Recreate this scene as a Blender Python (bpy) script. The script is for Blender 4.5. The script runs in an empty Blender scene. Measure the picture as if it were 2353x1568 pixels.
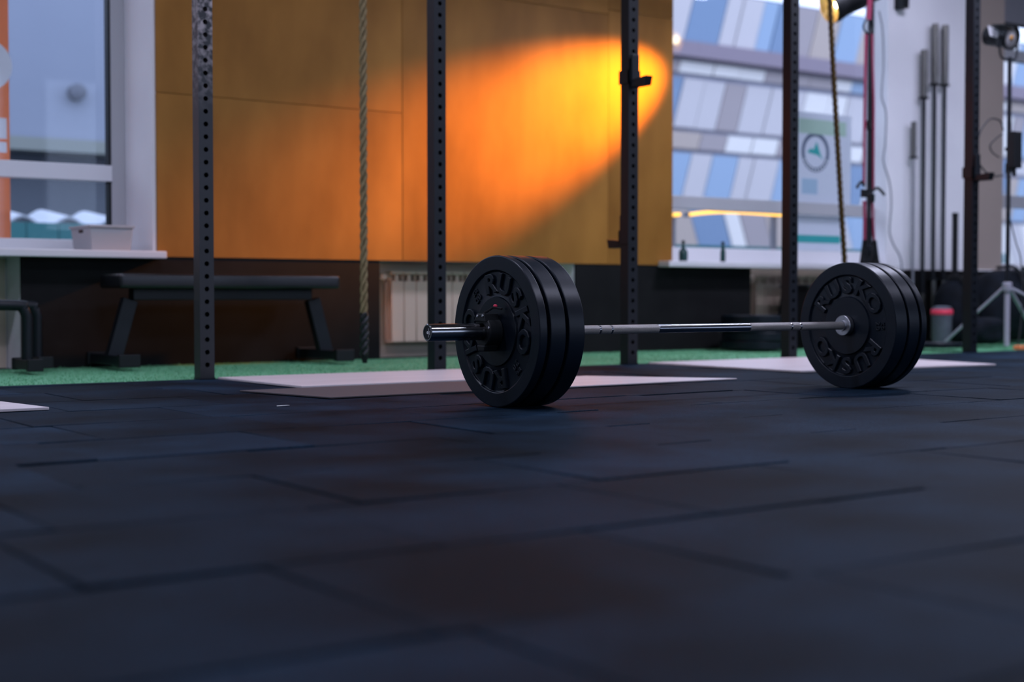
import bpy, bmesh, math, random
import numpy as np
from mathutils import Vector, Matrix
random.seed(7)
PI = math.pi
scene = bpy.context.scene
COL = scene.collection
# room axes: +X runs along the window wall, +Y towards it, Z up; metres
# ------------------------------------------------------------------ camera
CAM_H, YAW, FPX = 0.328, math.radians(35.0), 3268.0
PITCH = math.atan(102.0 / FPX)
cd = bpy.data.cameras.new('camera'); cam = bpy.data.objects.new('camera', cd); COL.objects.link(cam)
cam.location = (0, 0, CAM_H)
cam.rotation_euler = (PI / 2 - PITCH, 0, -YAW)
cd.sensor_width = 36.0; cd.lens = FPX / 2353.0 * 36.0
cd.clip_start = 0.05; cd.clip_end = 200
cd.dof.use_dof = True; cd.dof.focus_distance = 4.35; cd.dof.aperture_fstop = 2.0
scene.camera = cam
# ------------------------------------------------------------------ world and view
w = bpy.data.worlds.new('overcast_sky'); scene.world = w; w.use_nodes = True
bg = w.node_tree.nodes['Background']
bg.inputs[0].default_value = (0.62, 0.72, 1.0, 1); bg.inputs[1].default_value = 2.7
vs = scene.view_settings
vs.view_transform = 'Standard'; vs.look = 'None'; vs.gamma = 1.0; vs.use_curve_mapping = False
vs.exposure = 0.0
scene.cycles.use_denoising = True
scene.cycles.max_bounces = 8; scene.cycles.diffuse_bounces = 4; scene.cycles.transparent_max_bounces = 16
scene.cycles.sample_clamp_indirect = 4.0
scene.cycles.caustics_reflective = False; scene.cycles.caustics_refractive = False
# the window openings: portals that only guide sky light sampling
def portal(cx, cy, cz, sx, sz, face):
    l = bpy.data.lights.new('window_portal', 'AREA'); l.shape = 'RECTANGLE'; l.size = sx; l.size_y = sz
    l.cycles.is_portal = True
    o = bpy.data.objects.new('window_portal', l); COL.objects.link(o); o.location = (cx, cy, cz)
    o.rotation_euler = (-PI / 2, 0, 0) if face < 0 else (PI / 2, 0, 0)
WALL_Y = 6.72; CEIL = 3.5; REAR_Y = -3.6; LEFT_X = -3.2; RIGHT_X = 13.5
# openings in the window wall: x0, x1, z0, z1
OPEN_L = (-0.9, 2.56, 0.53, 3.1); OPEN_R = (5.62, 7.93, 0.53, 3.1); OPEN_F = (9.30, 12.6, 0.53, 3.1)
REAR_OPEN = [(-2.2, 1.2), (1.6, 5.0), (5.4, 8.8), (9.2, 12.6)]
REAR_Z = (0.75, 3.1)
for (a, b, c, d) in (OPEN_L, OPEN_R, OPEN_F): portal((a + b) / 2, WALL_Y + .42, (c + d) / 2, b - a, d - c, -1)
for (a, b) in REAR_OPEN: portal((a + b) / 2, REAR_Y - .25, sum(REAR_Z) / 2, b - a, REAR_Z[1] - REAR_Z[0], 1)

# ------------------------------------------------------------------ helpers
_F = Vector((math.sin(YAW) * math.cos(PITCH), math.cos(YAW) * math.cos(PITCH), -math.sin(PITCH)))
_R = Vector((math.cos(YAW), -math.sin(YAW), 0)); _U = _R.cross(_F)
def at(x, y, X=None, Y=None, Z=None):
    """point of the room on a known plane, read off the photograph"""
    d = _F + _R * ((x - 1176.5) / FPX) - _U * ((y - 784.0) / FPX)
    i, v = (0, X) if X is not None else (1, Y) if Y is not None else (2, Z)
    c = Vector((0, 0, CAM_H)); return c + d * ((v - c[i]) / d[i])

def new_mat(name):
    m = bpy.data.materials.new(name); m.use_nodes = True
    nt = m.node_tree; return m, nt, nt.nodes, nt.links, nt.nodes['Principled BSDF']
def mat(name, col, rough=.5, metal=0., col2=None, scale=20., bump=0., bscale=None, spec=.5, detail=6., stretch=None, lo=.35, hi=.65, coat=0., rnd=0.):
    m, nt, N, L, b = new_mat(name)
    b.inputs['Roughness'].default_value = rough; b.inputs['Metallic'].default_value = metal
    b.inputs['Specular IOR Level'].default_value = spec
    b.inputs['Coat Weight'].default_value = coat
    b.inputs['Base Color'].default_value = (*col, 1)
    if col2 or bump:
        tc = N.new('ShaderNodeTexCoord'); mp = N.new('ShaderNodeMapping'); L.new(tc.outputs['Object'], mp.inputs[0])
        if stretch: mp.inputs['Scale'].default_value = stretch
    out = None
    if col2:
        no = N.new('ShaderNodeTexNoise'); no.inputs['Scale'].default_value = scale; no.inputs['Detail'].default_value = detail
        L.new(mp.outputs[0], no.inputs['Vector'])
        cr = N.new('ShaderNodeValToRGB'); cr.color_ramp.elements[0].position = lo; cr.color_ramp.elements[1].position = hi
        cr.color_ramp.elements[0].color = (*col, 1); cr.color_ramp.elements[1].color = (*col2, 1)
        L.new(no.outputs[0], cr.inputs[0]); out = cr.outputs[0]
    if rnd:
        oi = N.new('ShaderNodeObjectInfo'); mr = N.new('ShaderNodeMapRange')
        mr.inputs[3].default_value = 1 - rnd; mr.inputs[4].default_value = 1 + rnd
        L.new(oi.outputs['Random'], mr.inputs[0])
        hs = N.new('ShaderNodeHueSaturation'); L.new(mr.outputs[0], hs.inputs['Value'])
        if out: L.new(out, hs.inputs['Color'])
        else: hs.inputs['Color'].default_value = (*col, 1)
        out = hs.outputs[0]
    if out: L.new(out, b.inputs['Base Color'])
    if bump:
        n2 = N.new('ShaderNodeTexNoise'); n2.inputs['Scale'].default_value = bscale or scale; n2.inputs['Detail'].default_value = 4
        L.new(mp.outputs[0], n2.inputs['Vector'])
        bp = N.new('ShaderNodeBump'); bp.inputs['Strength'].default_value = bump; bp.inputs['Distance'].default_value = .004
        L.new(n2.outputs[0], bp.inputs['Height']); L.new(bp.outputs[0], b.inputs['Normal'])
    return m
def emis(name, col, s):
    m, nt, N, L, b = new_mat(name)
    b.inputs['Base Color'].default_value = (*col, 1)
    b.inputs['Emission Color'].default_value = (*col, 1); b.inputs['Emission Strength'].default_value = s
    return m
def glass_mat(name='window_glass', tint=(.93, .95, .97)):
    m, nt, N, L, b = new_mat(name); N.remove(b)
    t = N.new('ShaderNodeBsdfTransparent'); t.inputs[0].default_value = (*tint, 1)
    g = N.new('ShaderNodeBsdfGlossy'); g.inputs['Roughness'].default_value = .02
    lw = N.new('ShaderNodeLayerWeight'); pw = N.new('ShaderNodeMath'); pw.operation = 'POWER'; pw.inputs[1].default_value = 5.; L.new(lw.outputs['Facing'], pw.inputs[0])
    f = N.new('ShaderNodeMath'); f.operation = 'MULTIPLY_ADD'; f.inputs[1].default_value = .45; f.inputs[2].default_value = .02; L.new(pw.outputs[0], f.inputs[0])
    mx = N.new('ShaderNodeMixShader'); L.new(f.outputs[0], mx.inputs[0]); L.new(t.outputs[0], mx.inputs[1]); L.new(g.outputs[0], mx.inputs[2])
    L.new(mx.outputs[0], N['Material Output'].inputs[0]); return m

def sheet(name, col):
    """thin cloth or paper that lets some of the daylight behind it through"""
    m, nt, N, L, b = new_mat(name); b.inputs['Base Color'].default_value = (*col, 1); b.inputs['Roughness'].default_value = .8
    t = N.new('ShaderNodeBsdfTranslucent'); t.inputs[0].default_value = (*col, 1)
    mx = N.new('ShaderNodeMixShader'); mx.inputs[0].default_value = .5; L.new(b.outputs[0], mx.inputs[1]); L.new(t.outputs[0], mx.inputs[2])
    L.new(mx.outputs[0], N['Material Output'].inputs[0]); return m

class MB:
    def __init__(s): s.v = []; s.f = []
    def add(s, v, f, M=None):
        o = len(s.v); s.v += [tuple(M @ Vector(p)) if M else tuple(p) for p in v]; s.f += [tuple(i + o for i in q) for q in f]; return s
    def box(s, lo, hi, M=None):
        (a, b, c), (d, e, f) = lo, hi
        v = [(a, b, c), (d, b, c), (d, e, c), (a, e, c), (a, b, f), (d, b, f), (d, e, f), (a, e, f)]
        return s.add(v, [(0, 3, 2, 1), (4, 5, 6, 7), (0, 1, 5, 4), (1, 2, 6, 5), (2, 3, 7, 6), (3, 0, 4, 7)], M)
    def bar(s, p, q, w, h, up=(0, 0, 1)):
        """rectangular bar from p to q; w across, h along up"""
        p, q = Vector(p), Vector(q); d = (q - p).normalized(); u = Vector(up)
        x = d.cross(u).normalized(); u = x.cross(d)
        v = []
        for c in (p, q):
            for sx, sy in ((-1, -1), (1, -1), (1, 1), (-1, 1)): v.append(c + x * (sx * w / 2) + u * (sy * h / 2))
        return s.add(v, [(3, 2, 1, 0), (4, 5, 6, 7), (0, 1, 5, 4), (1, 2, 6, 5), (2, 3, 7, 6), (3, 0, 4, 7)])
    def tube(s, path, r, n=12, caps=True):
        P = [Vector(p) for p in path]; k = len(P); rs = r if isinstance(r, (list, tuple)) else [r] * k
        t0 = (P[1] - P[0]).normalized(); ref = Vector((0, 0, 1)) if abs(t0.z) < .9 else Vector((1, 0, 0))
        x = t0.cross(ref).normalized(); v = []
        for i in range(k):
            t = (P[min(i + 1, k - 1)] - P[max(i - 1, 0)]).normalized()
            x = (x - t * x.dot(t)).normalized(); y = t.cross(x)
            for j in range(n):
                a = 2 * PI * j / n; v.append(P[i] + (x * math.cos(a) + y * math.sin(a)) * rs[i])
        f = [(i * n + j, i * n + (j + 1) % n, (i + 1) * n + (j + 1) % n, (i + 1) * n + j) for i in range(k - 1) for j in range(n)]
        if caps: f += [tuple(range(n - 1, -1, -1)), tuple((k - 1) * n + j for j in range(n))]
        return s.add(v, f)
    def lathe(s, prof, c=(0, 0, 0), axis=(0, 0, 1), n=32, closed=False):
        """prof: (radius, height along axis)"""
        a = Vector(axis).normalized(); ref = Vector((0, 0, 1)) if abs(a.z) < .9 else Vector((1, 0, 0))
        x = a.cross(ref).normalized(); y = a.cross(x); c = Vector(c); v = []; k = len(prof)
        for (r, h) in prof:
            for j in range(n):
                t = 2 * PI * j / n; v.append(c + a * h + (x * math.cos(t) + y * math.sin(t)) * max(r, 1e-5))
        f = []
        for i in range(k if closed else k - 1):
            i2 = (i + 1) % k
            for j in range(n): f.append((i * n + j, i * n + (j + 1) % n, i2 * n + (j + 1) % n, i2 * n + j))
        return s.add(v, f)
    def prism(s, poly, lo, hi, plane='XZ'):
        """poly in two axes, extruded along the third"""
        n = len(poly)
        def p3(q, t): return (q[0], t, q[1]) if plane == 'XZ' else (q[0], q[1], t) if plane == 'XY' else (t, q[0], q[1])
        v = [p3(q, lo) for q in poly] + [p3(q, hi) for q in poly]
        return s.add(v, [tuple(range(n)), tuple(range(2 * n - 1, n - 1, -1))] + [(i, i + n, (i + 1) % n + n, (i + 1) % n) for i in range(n)])

WPOS = {}
def finish(me, bevel, smooth, seg=2):
    bm = bmesh.new(); bm.from_mesh(me)
    bmesh.ops.recalc_face_normals(bm, faces=bm.faces)
    if bevel:
        es = [e for e in bm.edges if e.is_manifold and e.calc_face_angle(0) > .6]
        bmesh.ops.bevel(bm, geom=es, offset=bevel, segments=seg, profile=.6, affect='EDGES', clamp_overlap=True)
    bm.to_mesh(me); bm.free()
    if smooth:
        me.shade_smooth(); me.set_sharp_from_angle(angle=math.radians(smooth))
def link(o, parent=None, wpos=(0, 0, 0)):
    COL.objects.link(o); WPOS[o.name] = Vector(wpos); o.location = wpos
    if parent is not None:
        o.parent = parent; o.matrix_parent_inverse = Matrix.Translation(-WPOS[parent.name])
    return o
def part(name, mb, m, parent=None, bevel=0., smooth=0., seg=2):
    """one mesh object with its origin at its own base"""
    A = np.array([tuple(p) for p in mb.v]); o = Vector(((A[:, 0].min() + A[:, 0].max()) / 2, (A[:, 1].min() + A[:, 1].max()) / 2, A[:, 2].min()))
    me = bpy.data.meshes.new(name); me.from_pydata([tuple(Vector(p) - o) for p in mb.v], [], mb.f)
    finish(me, bevel, smooth, seg); me.materials.append(m)
    return link(bpy.data.objects.new(name, me), parent, o)
def tag(o, label, cat, group=None):
    o['label'] = label; o['category'] = cat
    if group: o['group'] = group
    return o
def thing(name, label, cat, loc, group=None):
    return tag(link(bpy.data.objects.new(name, None), None, loc), label, cat, group)
def struct(o): o['kind'] = 'structure'; return o
def inst(name, me, parent, wpos):
    return link(bpy.data.objects.new(name, me), parent, wpos)
def smoothpath(pts, k=8):
    P = [Vector(p) for p in pts]; P = [P[0] * 2 - P[1]] + P + [P[-1] * 2 - P[-2]]; out = []
    for i in range(1, len(P) - 2):
        for j in range(k):
            t = j / k; a, b, c, d = P[i - 1:i + 3]
            out.append(.5 * ((2 * b) + (c - a) * t + (2 * a - 5 * b + 4 * c - d) * t * t + (3 * b - a - 3 * c + d) * t ** 3))
    return out + [P[-2]]
def BOX(lo, hi): return MB().box(lo, hi)

# ------------------------------------------------------------------ materials
M = {}
def rubber():
    """speckled blue-black crumb rubber with dusty patches"""
    m, nt, N, L, b = new_mat('rubber_tile')
    b.inputs['Roughness'].default_value = .62; b.inputs['Specular IOR Level'].default_value = .035
    ge = N.new('ShaderNodeNewGeometry'); oi = N.new('ShaderNodeObjectInfo')
    def noise(sc, det): n = N.new('ShaderNodeTexNoise'); n.inputs['Scale'].default_value = sc; n.inputs['Detail'].default_value = det; L.new(ge.outputs['Position'], n.inputs['Vector']); return n
    fine, dust = noise(330, 3), noise(2.6, 7)
    cr = N.new('ShaderNodeValToRGB'); e = cr.color_ramp.elements; e[0].position = .42; e[1].position = .74; e[0].color = (.0016, .0052, .0105, 1); e[1].color = (.0095, .021, .036, 1)
    L.new(fine.outputs[0], cr.inputs[0])
    dr = N.new('ShaderNodeMapRange'); dr.inputs[1].default_value = .36; dr.inputs[2].default_value = .64; dr.inputs[3].default_value = .45; dr.inputs[4].default_value = 1.9; L.new(dust.outputs[0], dr.inputs[0])
    rr = N.new('ShaderNodeMapRange'); rr.inputs[3].default_value = .72; rr.inputs[4].default_value = 1.3; L.new(oi.outputs['Random'], rr.inputs[0])
    mu = N.new('ShaderNodeMath'); mu.operation = 'MULTIPLY'; L.new(dr.outputs[0], mu.inputs[0]); L.new(rr.outputs[0], mu.inputs[1])
    hs = N.new('ShaderNodeHueSaturation'); L.new(cr.outputs[0], hs.inputs['Color']); L.new(mu.outputs[0], hs.inputs['Value']); L.new(hs.outputs[0], b.inputs['Base Color'])
    bp = N.new('ShaderNodeBump'); bp.inputs['Strength'].default_value = .5; bp.inputs['Distance'].default_value = .003; L.new(fine.outputs[0], bp.inputs['Height']); L.new(bp.outputs[0], b.inputs['Normal'])
    return m
M['rubber_tile'] = rubber()
M['plate'] = mat('plate_rubber', (.0016, .0042, .0085), .36, col2=(.003, .0065, .012), scale=9, bump=.06, bscale=70, spec=.26)
M['black_steel'] = mat('black_powder_coat', (.004, .006, .009), .42, spec=.30, bump=.03, bscale=300)
M['black_plastic'] = mat('black_plastic', (.004, .005, .006), .5, spec=.3)
M['black_matt'] = mat('black_matt_board', (.006, .006, .0065), .75, col2=(.009, .009, .0095), scale=5, spec=.12)
M['aged_steel'] = mat('aged_dark_steel', (.17, .165, .155), .3, 1.)
M['leg_paint'] = mat('grey_leg_paint', (.34, .33, .38), .4)
M['chrome'] = mat('satin_chrome', (.36, .36, .37), .16, 1., col2=(.30, .30, .31), scale=60, stretch=(.2, 1, 1))
M['steel'] = mat('brushed_steel', (.42, .42, .44), .36, 1., col2=(.34, .34, .36), scale=80)
M['knurl'] = mat('knurled_steel', (.36, .34, .32), .48, 1., col2=(.26, .25, .24), scale=500, bump=.8, bscale=900)
M['dark_chrome'] = mat('smooth_dark_shaft', (.30, .30, .32), .18, 1.)
M['ply'] = mat('varnished_plywood', (.20, .081, .011), .5, col2=(.37, .165, .030), scale=2.6, detail=10, bump=.12, bscale=14, stretch=(1, 1, .45), spec=.18, lo=.3, hi=.72)
M['white_paint'] = mat('white_wall_paint', (.82, .81, .83), .7, col2=(.76, .75, .78), scale=2, bump=.05, bscale=80)
M['cream'] = mat('cream_wall_paint', (.55, .46, .36), .75, col2=(.50, .42, .33), scale=3)
M['beige'] = mat('beige_wall_paint', (.36, .29, .25), .75, col2=(.33, .27, .23), scale=2)
M['grey_wall'] = mat('grey_wall_paint', (.20, .20, .22), .8)
M['ceiling'] = mat('ceiling_paint', (.30, .30, .32), .85)
M['pvc'] = mat('white_window_profile', (.70, .70, .72), .35)
M['grey_pvc'] = mat('grey_window_profile', (.42, .42, .44), .4)
M['sill'] = mat('stone_sill', (.66, .64, .66), .35)
M['glass'] = glass_mat()
M['turf'] = mat('artificial_turf', (.10, .33, .16), .6, col2=(.17, .44, .25), scale=60, bump=.4, bscale=200, spec=.3)
M['pale_board'] = mat('pale_platform_board', (.58, .50, .50), .38, col2=(.68, .60, .60), scale=4, stretch=(.3, 3, 1), spec=.5)
M['radiator'] = mat('radiator_enamel', (.56, .42, .33), .4)
M['vinyl'] = mat('black_vinyl', (.006, .006, .008), .34, bump=.1, bscale=150)
M['rope'] = mat('manila_rope', (.17, .125, .062), .9, col2=(.27, .21, .11), scale=120, stretch=(1, 1, .3), spec=.15)
M['rope_dark'] = mat('dark_manila_rope', (.045, .028, .009), .9, col2=(.075, .047, .016), scale=120, spec=.15)
M['red'] = mat('red_webbing', (.20, .016, .05), .8, bump=.2, bscale=400)
M['red_gloss'] = mat('red_trim', (.75, .04, .09), .5)
M['box'] = mat('pale_grey_plastic', (.36, .36, .38), .5)
M['lampglow'] = emis('lamp_glow', (1., .62, .12), 14.)
M['lampbulb'] = emis('lamp_bulb', (1., .86, .5), 40.)
M['reflector'] = mat('lamp_reflector', (.8, .6, .3), .3, .8)
M['lens'] = mat('lamp_lens_grey', (.25, .24, .24), .3)
M['amber'] = mat('unlit_amber_chip', (.45, .2, .02), .4)
M['bag'] = mat('dark_canvas', (.003, .0045, .007), .75, col2=(.007, .010, .016), scale=14, spec=.15, bump=.3, bscale=60)
M['grey_cloth'] = mat('grey_canvas', (.10, .115, .14), .8, col2=(.07, .08, .10), scale=10)
M['bottle'] = mat('dark_green_glass', (.012, .05, .045), .15)
M['paper'] = mat('pale_paper', (.6, .6, .58), .8)
M['orange'] = mat('orange_print', (.75, .22, .07), .7, col2=(.80, .26, .09), scale=2)
M['orange_cloth'] = sheet('thin_orange_cloth', (.9, .40, .20))
M['white'] = mat('white_print', (.85, .85, .85), .6)
M['backlit_white'] = sheet('thin_white_sheet', (.80, .80, .82))
M['cable'] = mat('black_cable', (.014, .014, .016), .6)
M['grey_cable'] = mat('grey_cable', (.20, .21, .24), .6)
# scuffed upright paint: chalk and bare-metal wear between chest height and the top of the frame
def scuffed():
    m, nt, N, L, b = new_mat('scuffed_powder_coat')
    b.inputs['Roughness'].default_value = .45
    tc = N.new('ShaderNodeTexCoord'); sx = N.new('ShaderNodeSeparateXYZ'); L.new(tc.outputs['Object'], sx.inputs[0])
    mr = N.new('ShaderNodeMapRange'); mr.inputs[1].default_value = 1.05; mr.inputs[2].default_value = 1.45; L.new(sx.outputs[2], mr.inputs[0])
    no = N.new('ShaderNodeTexNoise'); no.inputs['Scale'].default_value = 38; no.inputs['Detail'].default_value = 8; L.new(tc.outputs['Object'], no.inputs['Vector'])
    cr = N.new('ShaderNodeValToRGB'); cr.color_ramp.elements[0].position = .42; cr.color_ramp.elements[1].position = .62; L.new(no.outputs[0], cr.inputs[0])
    mu = N.new('ShaderNodeMath'); mu.operation = 'MULTIPLY'; L.new(cr.outputs[0], mu.inputs[0]); L.new(mr.outputs[0], mu.inputs[1])
    mx = N.new('ShaderNodeMix'); mx.data_type = 'RGBA'; mx.inputs[6].default_value = (.005, .006, .008, 1); mx.inputs[7].default_value = (.27, .24, .24, 1)
    L.new(mu.outputs[0], mx.inputs[0]); L.new(mx.outputs[2], b.inputs['Base Color']); return m
M['scuffed'] = scuffed()

# ------------------------------------------------------------------ floor
floor = struct(part('floor', BOX((LEFT_X - .3, REAR_Y - .3, -.25), (RIGHT_X + .3, 7.2, -.014)), M['rubber_tile']))
TW, TD, ROW0 = .485, .41, 2.40
def tile_mesh(name, tilt):
    me = bpy.data.meshes.new(name); mb = BOX((-TW / 2 + .002, -TD / 2 + .002, -.0145), (TW / 2 - .002, TD / 2 - .002, 0))
    v = []
    for (x, y, z) in mb.v: v.append((x, y, z + (tilt[0] * x + tilt[1] * y if z > -.01 else 0)))
    me.from_pydata(v, [], mb.f); finish(me, .0018, 0, 1); me.materials.append(M['rubber_tile']); return me
TILES = [tile_mesh('rubber_tile', t) for t in ((0, 0), (.004, .002), (-.005, .003), (.003, -.006), (-.003, -.004), (.006, .005))]
EDGE = bpy.data.meshes.new('edge_strip'); _e = BOX((-.483, -.0435, -.0135), (.483, .0435, 0)); EDGE.from_pydata(_e.v, [], _e.f); finish(EDGE, .003, 40, 1); EDGE.materials.append(M['rubber_tile'])
OFF = {6: .955, 5: 2.729 - TW * 5, 4: 2.07, 7: 1.11}      # joints that can be read in the photograph
for r in range(-1, 13):
    y0 = ROW0 + (r - 5) * TD
    if y0 + TD > 5.34: continue
    off = OFF.get(r, random.random() * TW)
    lo, hi = .15 * y0 - 1.2, min(10.5, 1.45 * (y0 + TD) + 1.6)
    k0 = math.floor((lo - off) / TW); k1 = math.ceil((hi - off) / TW)
    for k in range(k0, k1):
        inst('rubber_tile', random.choice(TILES), floor, (off + (k + .5) * TW, y0 + TD / 2, random.uniform(-.0018, .0004)))
ex = -.5
while ex < 10: inst('edge_strip', EDGE, floor, (ex, 5.315, -.001)); ex += .97
# turf strip along the wall
rng = np.random.default_rng(3)
TX0, TX1, TY0, TY1 = -.5, 9.6, 5.366, 6.704
nb = 42000
bx = rng.uniform(TX0, TX1, nb); by = TY0 + .006 + (TY1 - TY0 - .01) * rng.uniform(0, 1, nb) ** 1.5
ang = rng.uniform(0, PI, nb); hh = rng.uniform(.006, .013, nb); lean = rng.normal(0, .006, (nb, 2)); ww = .0022
V = np.zeros((nb * 3 + 8, 3)); dx, dy = np.cos(ang) * ww, np.sin(ang) * ww
V[0:nb * 3:3] = np.c_[bx - dx, by - dy, np.full(nb, -.011)]; V[1:nb * 3:3] = np.c_[bx + dx, by + dy, np.full(nb, -.011)]
V[2:nb * 3:3] = np.c_[bx + lean[:, 0], by + lean[:, 1], -.011 + hh]
sb = BOX((TX0, TY0, -.014), (TX1, TY1, -.009)); V[nb * 3:] = sb.v
F = [(3 * i, 3 * i + 1, 3 * i + 2) for i in range(nb)] + [tuple(j + nb * 3 for j in q) for q in sb.f]
me = bpy.data.meshes.new('artificial_turf'); me.from_pydata(V.tolist(), [], F); me.materials.append(M['turf'])
turf = link(bpy.data.objects.new('artificial_turf', me)); tag(turf, 'green artificial turf strip along the foot of the wall', 'turf'); turf['kind'] = 'stuff'

# ------------------------------------------------------------------ walls and ceiling
wb = MB(); T = .52
def seg(x0, x1, z0, z1, y0=WALL_Y, y1=WALL_Y + T): wb.box((x0, y0, z0), (x1, y1, z1))
N0 = .53
for (a, b) in ((LEFT_X, OPEN_L[0]), (OPEN_L[1], OPEN_R[0]), (OPEN_R[1], 8.93)): seg(a, b, N0, 3.1, WALL_Y, 6.93 if a == OPEN_R[1] else WALL_Y + T)
seg(OPEN_F[1], RIGHT_X, N0, 3.1)
seg(LEFT_X, RIGHT_X, 3.1, CEIL)
# below sill level: solid behind the boards, shallow niches for the radiators
seg(LEFT_X, RIGHT_X, -.014, N0, 6.97, WALL_Y + T)
for (a, b) in ((1.925, 3.83), (5.15, 6.60), (7.93, RIGHT_X)): seg(a, b, -.014, N0, WALL_Y, 6.97)
wall = struct(part('wall_back', wb, M['white_paint']))
struct(part('trim_1', BOX((8.93, WALL_Y + .04, N0), (9.30, WALL_Y + .24, 3.1)), M['beige'], None))
for (a, b) in ((1.918, 3.825), (5.155, 6.595), (7.935, 9.25), (9.254, 10.5), (10.504, 11.8)):
    part('lower_wall_board', BOX((a, WALL_Y - .014, -.013), (b, WALL_Y, .521)), M['black_matt'], wall, .002)
for (a, b) in ((LEFT_X, 1.918), (3.825, 5.155), (6.595, 7.935)):
    part('niche_lining', BOX((max(a, .2), 6.958, -.013), (b, 6.97, .52)), M['cream'], wall)
struct(part('wall_left', BOX((LEFT_X - .2, REAR_Y - .2, -.014), (LEFT_X, WALL_Y + T, CEIL)), M['grey_wall']))
struct(part('wall_right', BOX((RIGHT_X, REAR_Y - .2, -.014), (RIGHT_X + .2, WALL_Y + T, CEIL)), M['grey_wall']))
rb = MB(); xs = [LEFT_X] + [v for p in REAR_OPEN for v in p] + [RIGHT_X]
for i in range(0, len(xs), 2): rb.box((xs[i], REAR_Y - .2, REAR_Z[0]), (xs[i + 1], REAR_Y, REAR_Z[1]))
rb.box((LEFT_X, REAR_Y - .2, -.014), (RIGHT_X, REAR_Y, REAR_Z[0])); rb.box((LEFT_X, REAR_Y - .2, REAR_Z[1]), (RIGHT_X, REAR_Y, CEIL))
struct(part('wall_rear', rb, M['grey_wall']))
struct(part('ceiling', BOX((LEFT_X - .2, REAR_Y - .2, CEIL), (RIGHT_X + .2, WALL_Y + T, CEIL + .2)), M['ceiling']))

# ------------------------------------------------------------------ windows
def bars(name, rects, y0, y1, m, parent, bevel=.004):
    for (x0, x1, z0, z1) in rects: part(name, BOX((x0, y0, z0), (x1, y1, z1)), m, parent, bevel)
# left window, frame set deep in the reveal
YL = 7.10; zt0, zt1 = at(262, 418, Y=YL).z, at(257, 381, Y=YL).z; zb = at(100, 549, Y=YL).z
xr = at(257, 450, Y=YL).x
win1 = struct(part('window_1', BOX((xr, YL, N0), (OPEN_L[1], YL + .07, 3.1)), M['grey_pvc'], None, .004))
bars('frame_rail', [(OPEN_L[0], xr, N0, zb), (OPEN_L[0], xr, 3.03, 3.1)], YL, YL + .07, M['pvc'], win1)
bars('transom', [(OPEN_L[0], xr, zt0, zt1)], YL - .01, YL + .07, M['pvc'], win1)
bars('mullion', [(OPEN_L[0], OPEN_L[0] + .08, zb, 3.03), (.55, .63, zb, 3.03)], YL, YL + .07, M['pvc'], win1)
for (a, b) in ((OPEN_L[0] + .08, .55), (.63, xr)):
    for (c, d) in ((zb, zt0), (zt1, 3.03)):
        part('pane', BOX((a, YL + .03, c), (b, YL + .034, d)), M['glass'], win1)
        part('gasket', MB().box((b - .012, YL + .006, c), (b, YL + .06, d)), M['black_plastic'], win1)
part('window_sill', BOX((OPEN_L[0] - .05, 6.60, .512), (2.585, YL + .0, .548)), M['sill'], win1, .006)
# right window, nearly flush with the wall face
YR = 6.84; zr0, zr1 = at(1700, 486, Y=YR).z, at(1700, 457, Y=YR).z; zrb = at(1700, 572, Y=YR).z
xq = at(2016, 470, Y=YR).x
win2 = struct(part('window_2', BOX((xq, YR, N0), (OPEN_R[1], YR + .07, 3.1)), M['grey_pvc'], None, .004))
bars('frame_rail', [(OPEN_R[0], xq, N0, zrb), (OPEN_R[0], xq, 3.03, 3.1)], YR, YR + .07, M['pvc'], win2)
bars('transom', [(OPEN_R[0], xq, zr0, zr1)], YR - .01, YR + .07, M['grey_pvc'], win2)
bars('mullion', [(OPEN_R[0], OPEN_R[0] + .06, zrb, 3.03)], YR, YR + .07, M['pvc'], win2)
for (c, d) in ((zrb, zr0), (zr1, 3.03)):
    part('pane', BOX((OPEN_R[0] + .06, YR + .03, c), (xq, YR + .034, d)), M['glass'], win2)
part('window_sill', BOX((5.80, 6.60, .512), (OPEN_R[1] + .01, YR, .548)), M['sill'], win2, .006)
# far right window
YF = 6.95; win3 = struct(part('window_3', BOX((OPEN_F[0], YF, N0), (OPEN_F[0] + .10, YF + .07, 3.1)), M['grey_pvc'], None, .004))
zf = [at(2335, v, Y=YF).z for v in (478, 450, 140, 115, 28)]
bars('transom', [(OPEN_F[0] + .1, OPEN_F[1], zf[0], zf[1]), (OPEN_F[0] + .1, OPEN_F[1], zf[2], zf[3])], YF, YF + .07, M['grey_pvc'], win3)
bars('frame_rail', [(OPEN_F[0] + .1, OPEN_F[1], N0, N0 + .06), (OPEN_F[0] + .1, OPEN_F[1], 3.03, 3.1)], YF, YF + .07, M['pvc'], win3)
bars('mullion', [(11.0, 11.08, N0 + .06, 3.03)], YF, YF + .07, M['grey_pvc'], win3)
for (c, d) in ((N0 + .06, zf[0]), (zf[1], zf[2]), (zf[3], 3.03)):
    for (a, b) in ((OPEN_F[0] + .1, 11.0), (11.08, OPEN_F[1])): part('pane', BOX((a, YF + .03, c), (b, YF + .034, d)), M['glass'], win3)
part('window_sill', BOX((OPEN_F[0] - .02, 6.62, .512), (OPEN_F[1], YF, .548)), M['sill'], win3, .006)
zbl = at(2335, 56, Y=6.90).z
bl = thing('roller_blind', 'dark grey roller blind pulled part way down the far right window', 'blind', (10.9, 6.9, zbl))
part('fabric', BOX((OPEN_F[0] + .06, 6.895, zbl), (OPEN_F[1] - .05, 6.90, 3.02)), M['grey_wall'], bl)
part('bottom_bar', BOX((OPEN_F[0] + .06, 6.885, zbl - .02), (OPEN_F[1] - .05, 6.91, zbl)), M['black_plastic'], bl, .004)
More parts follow.
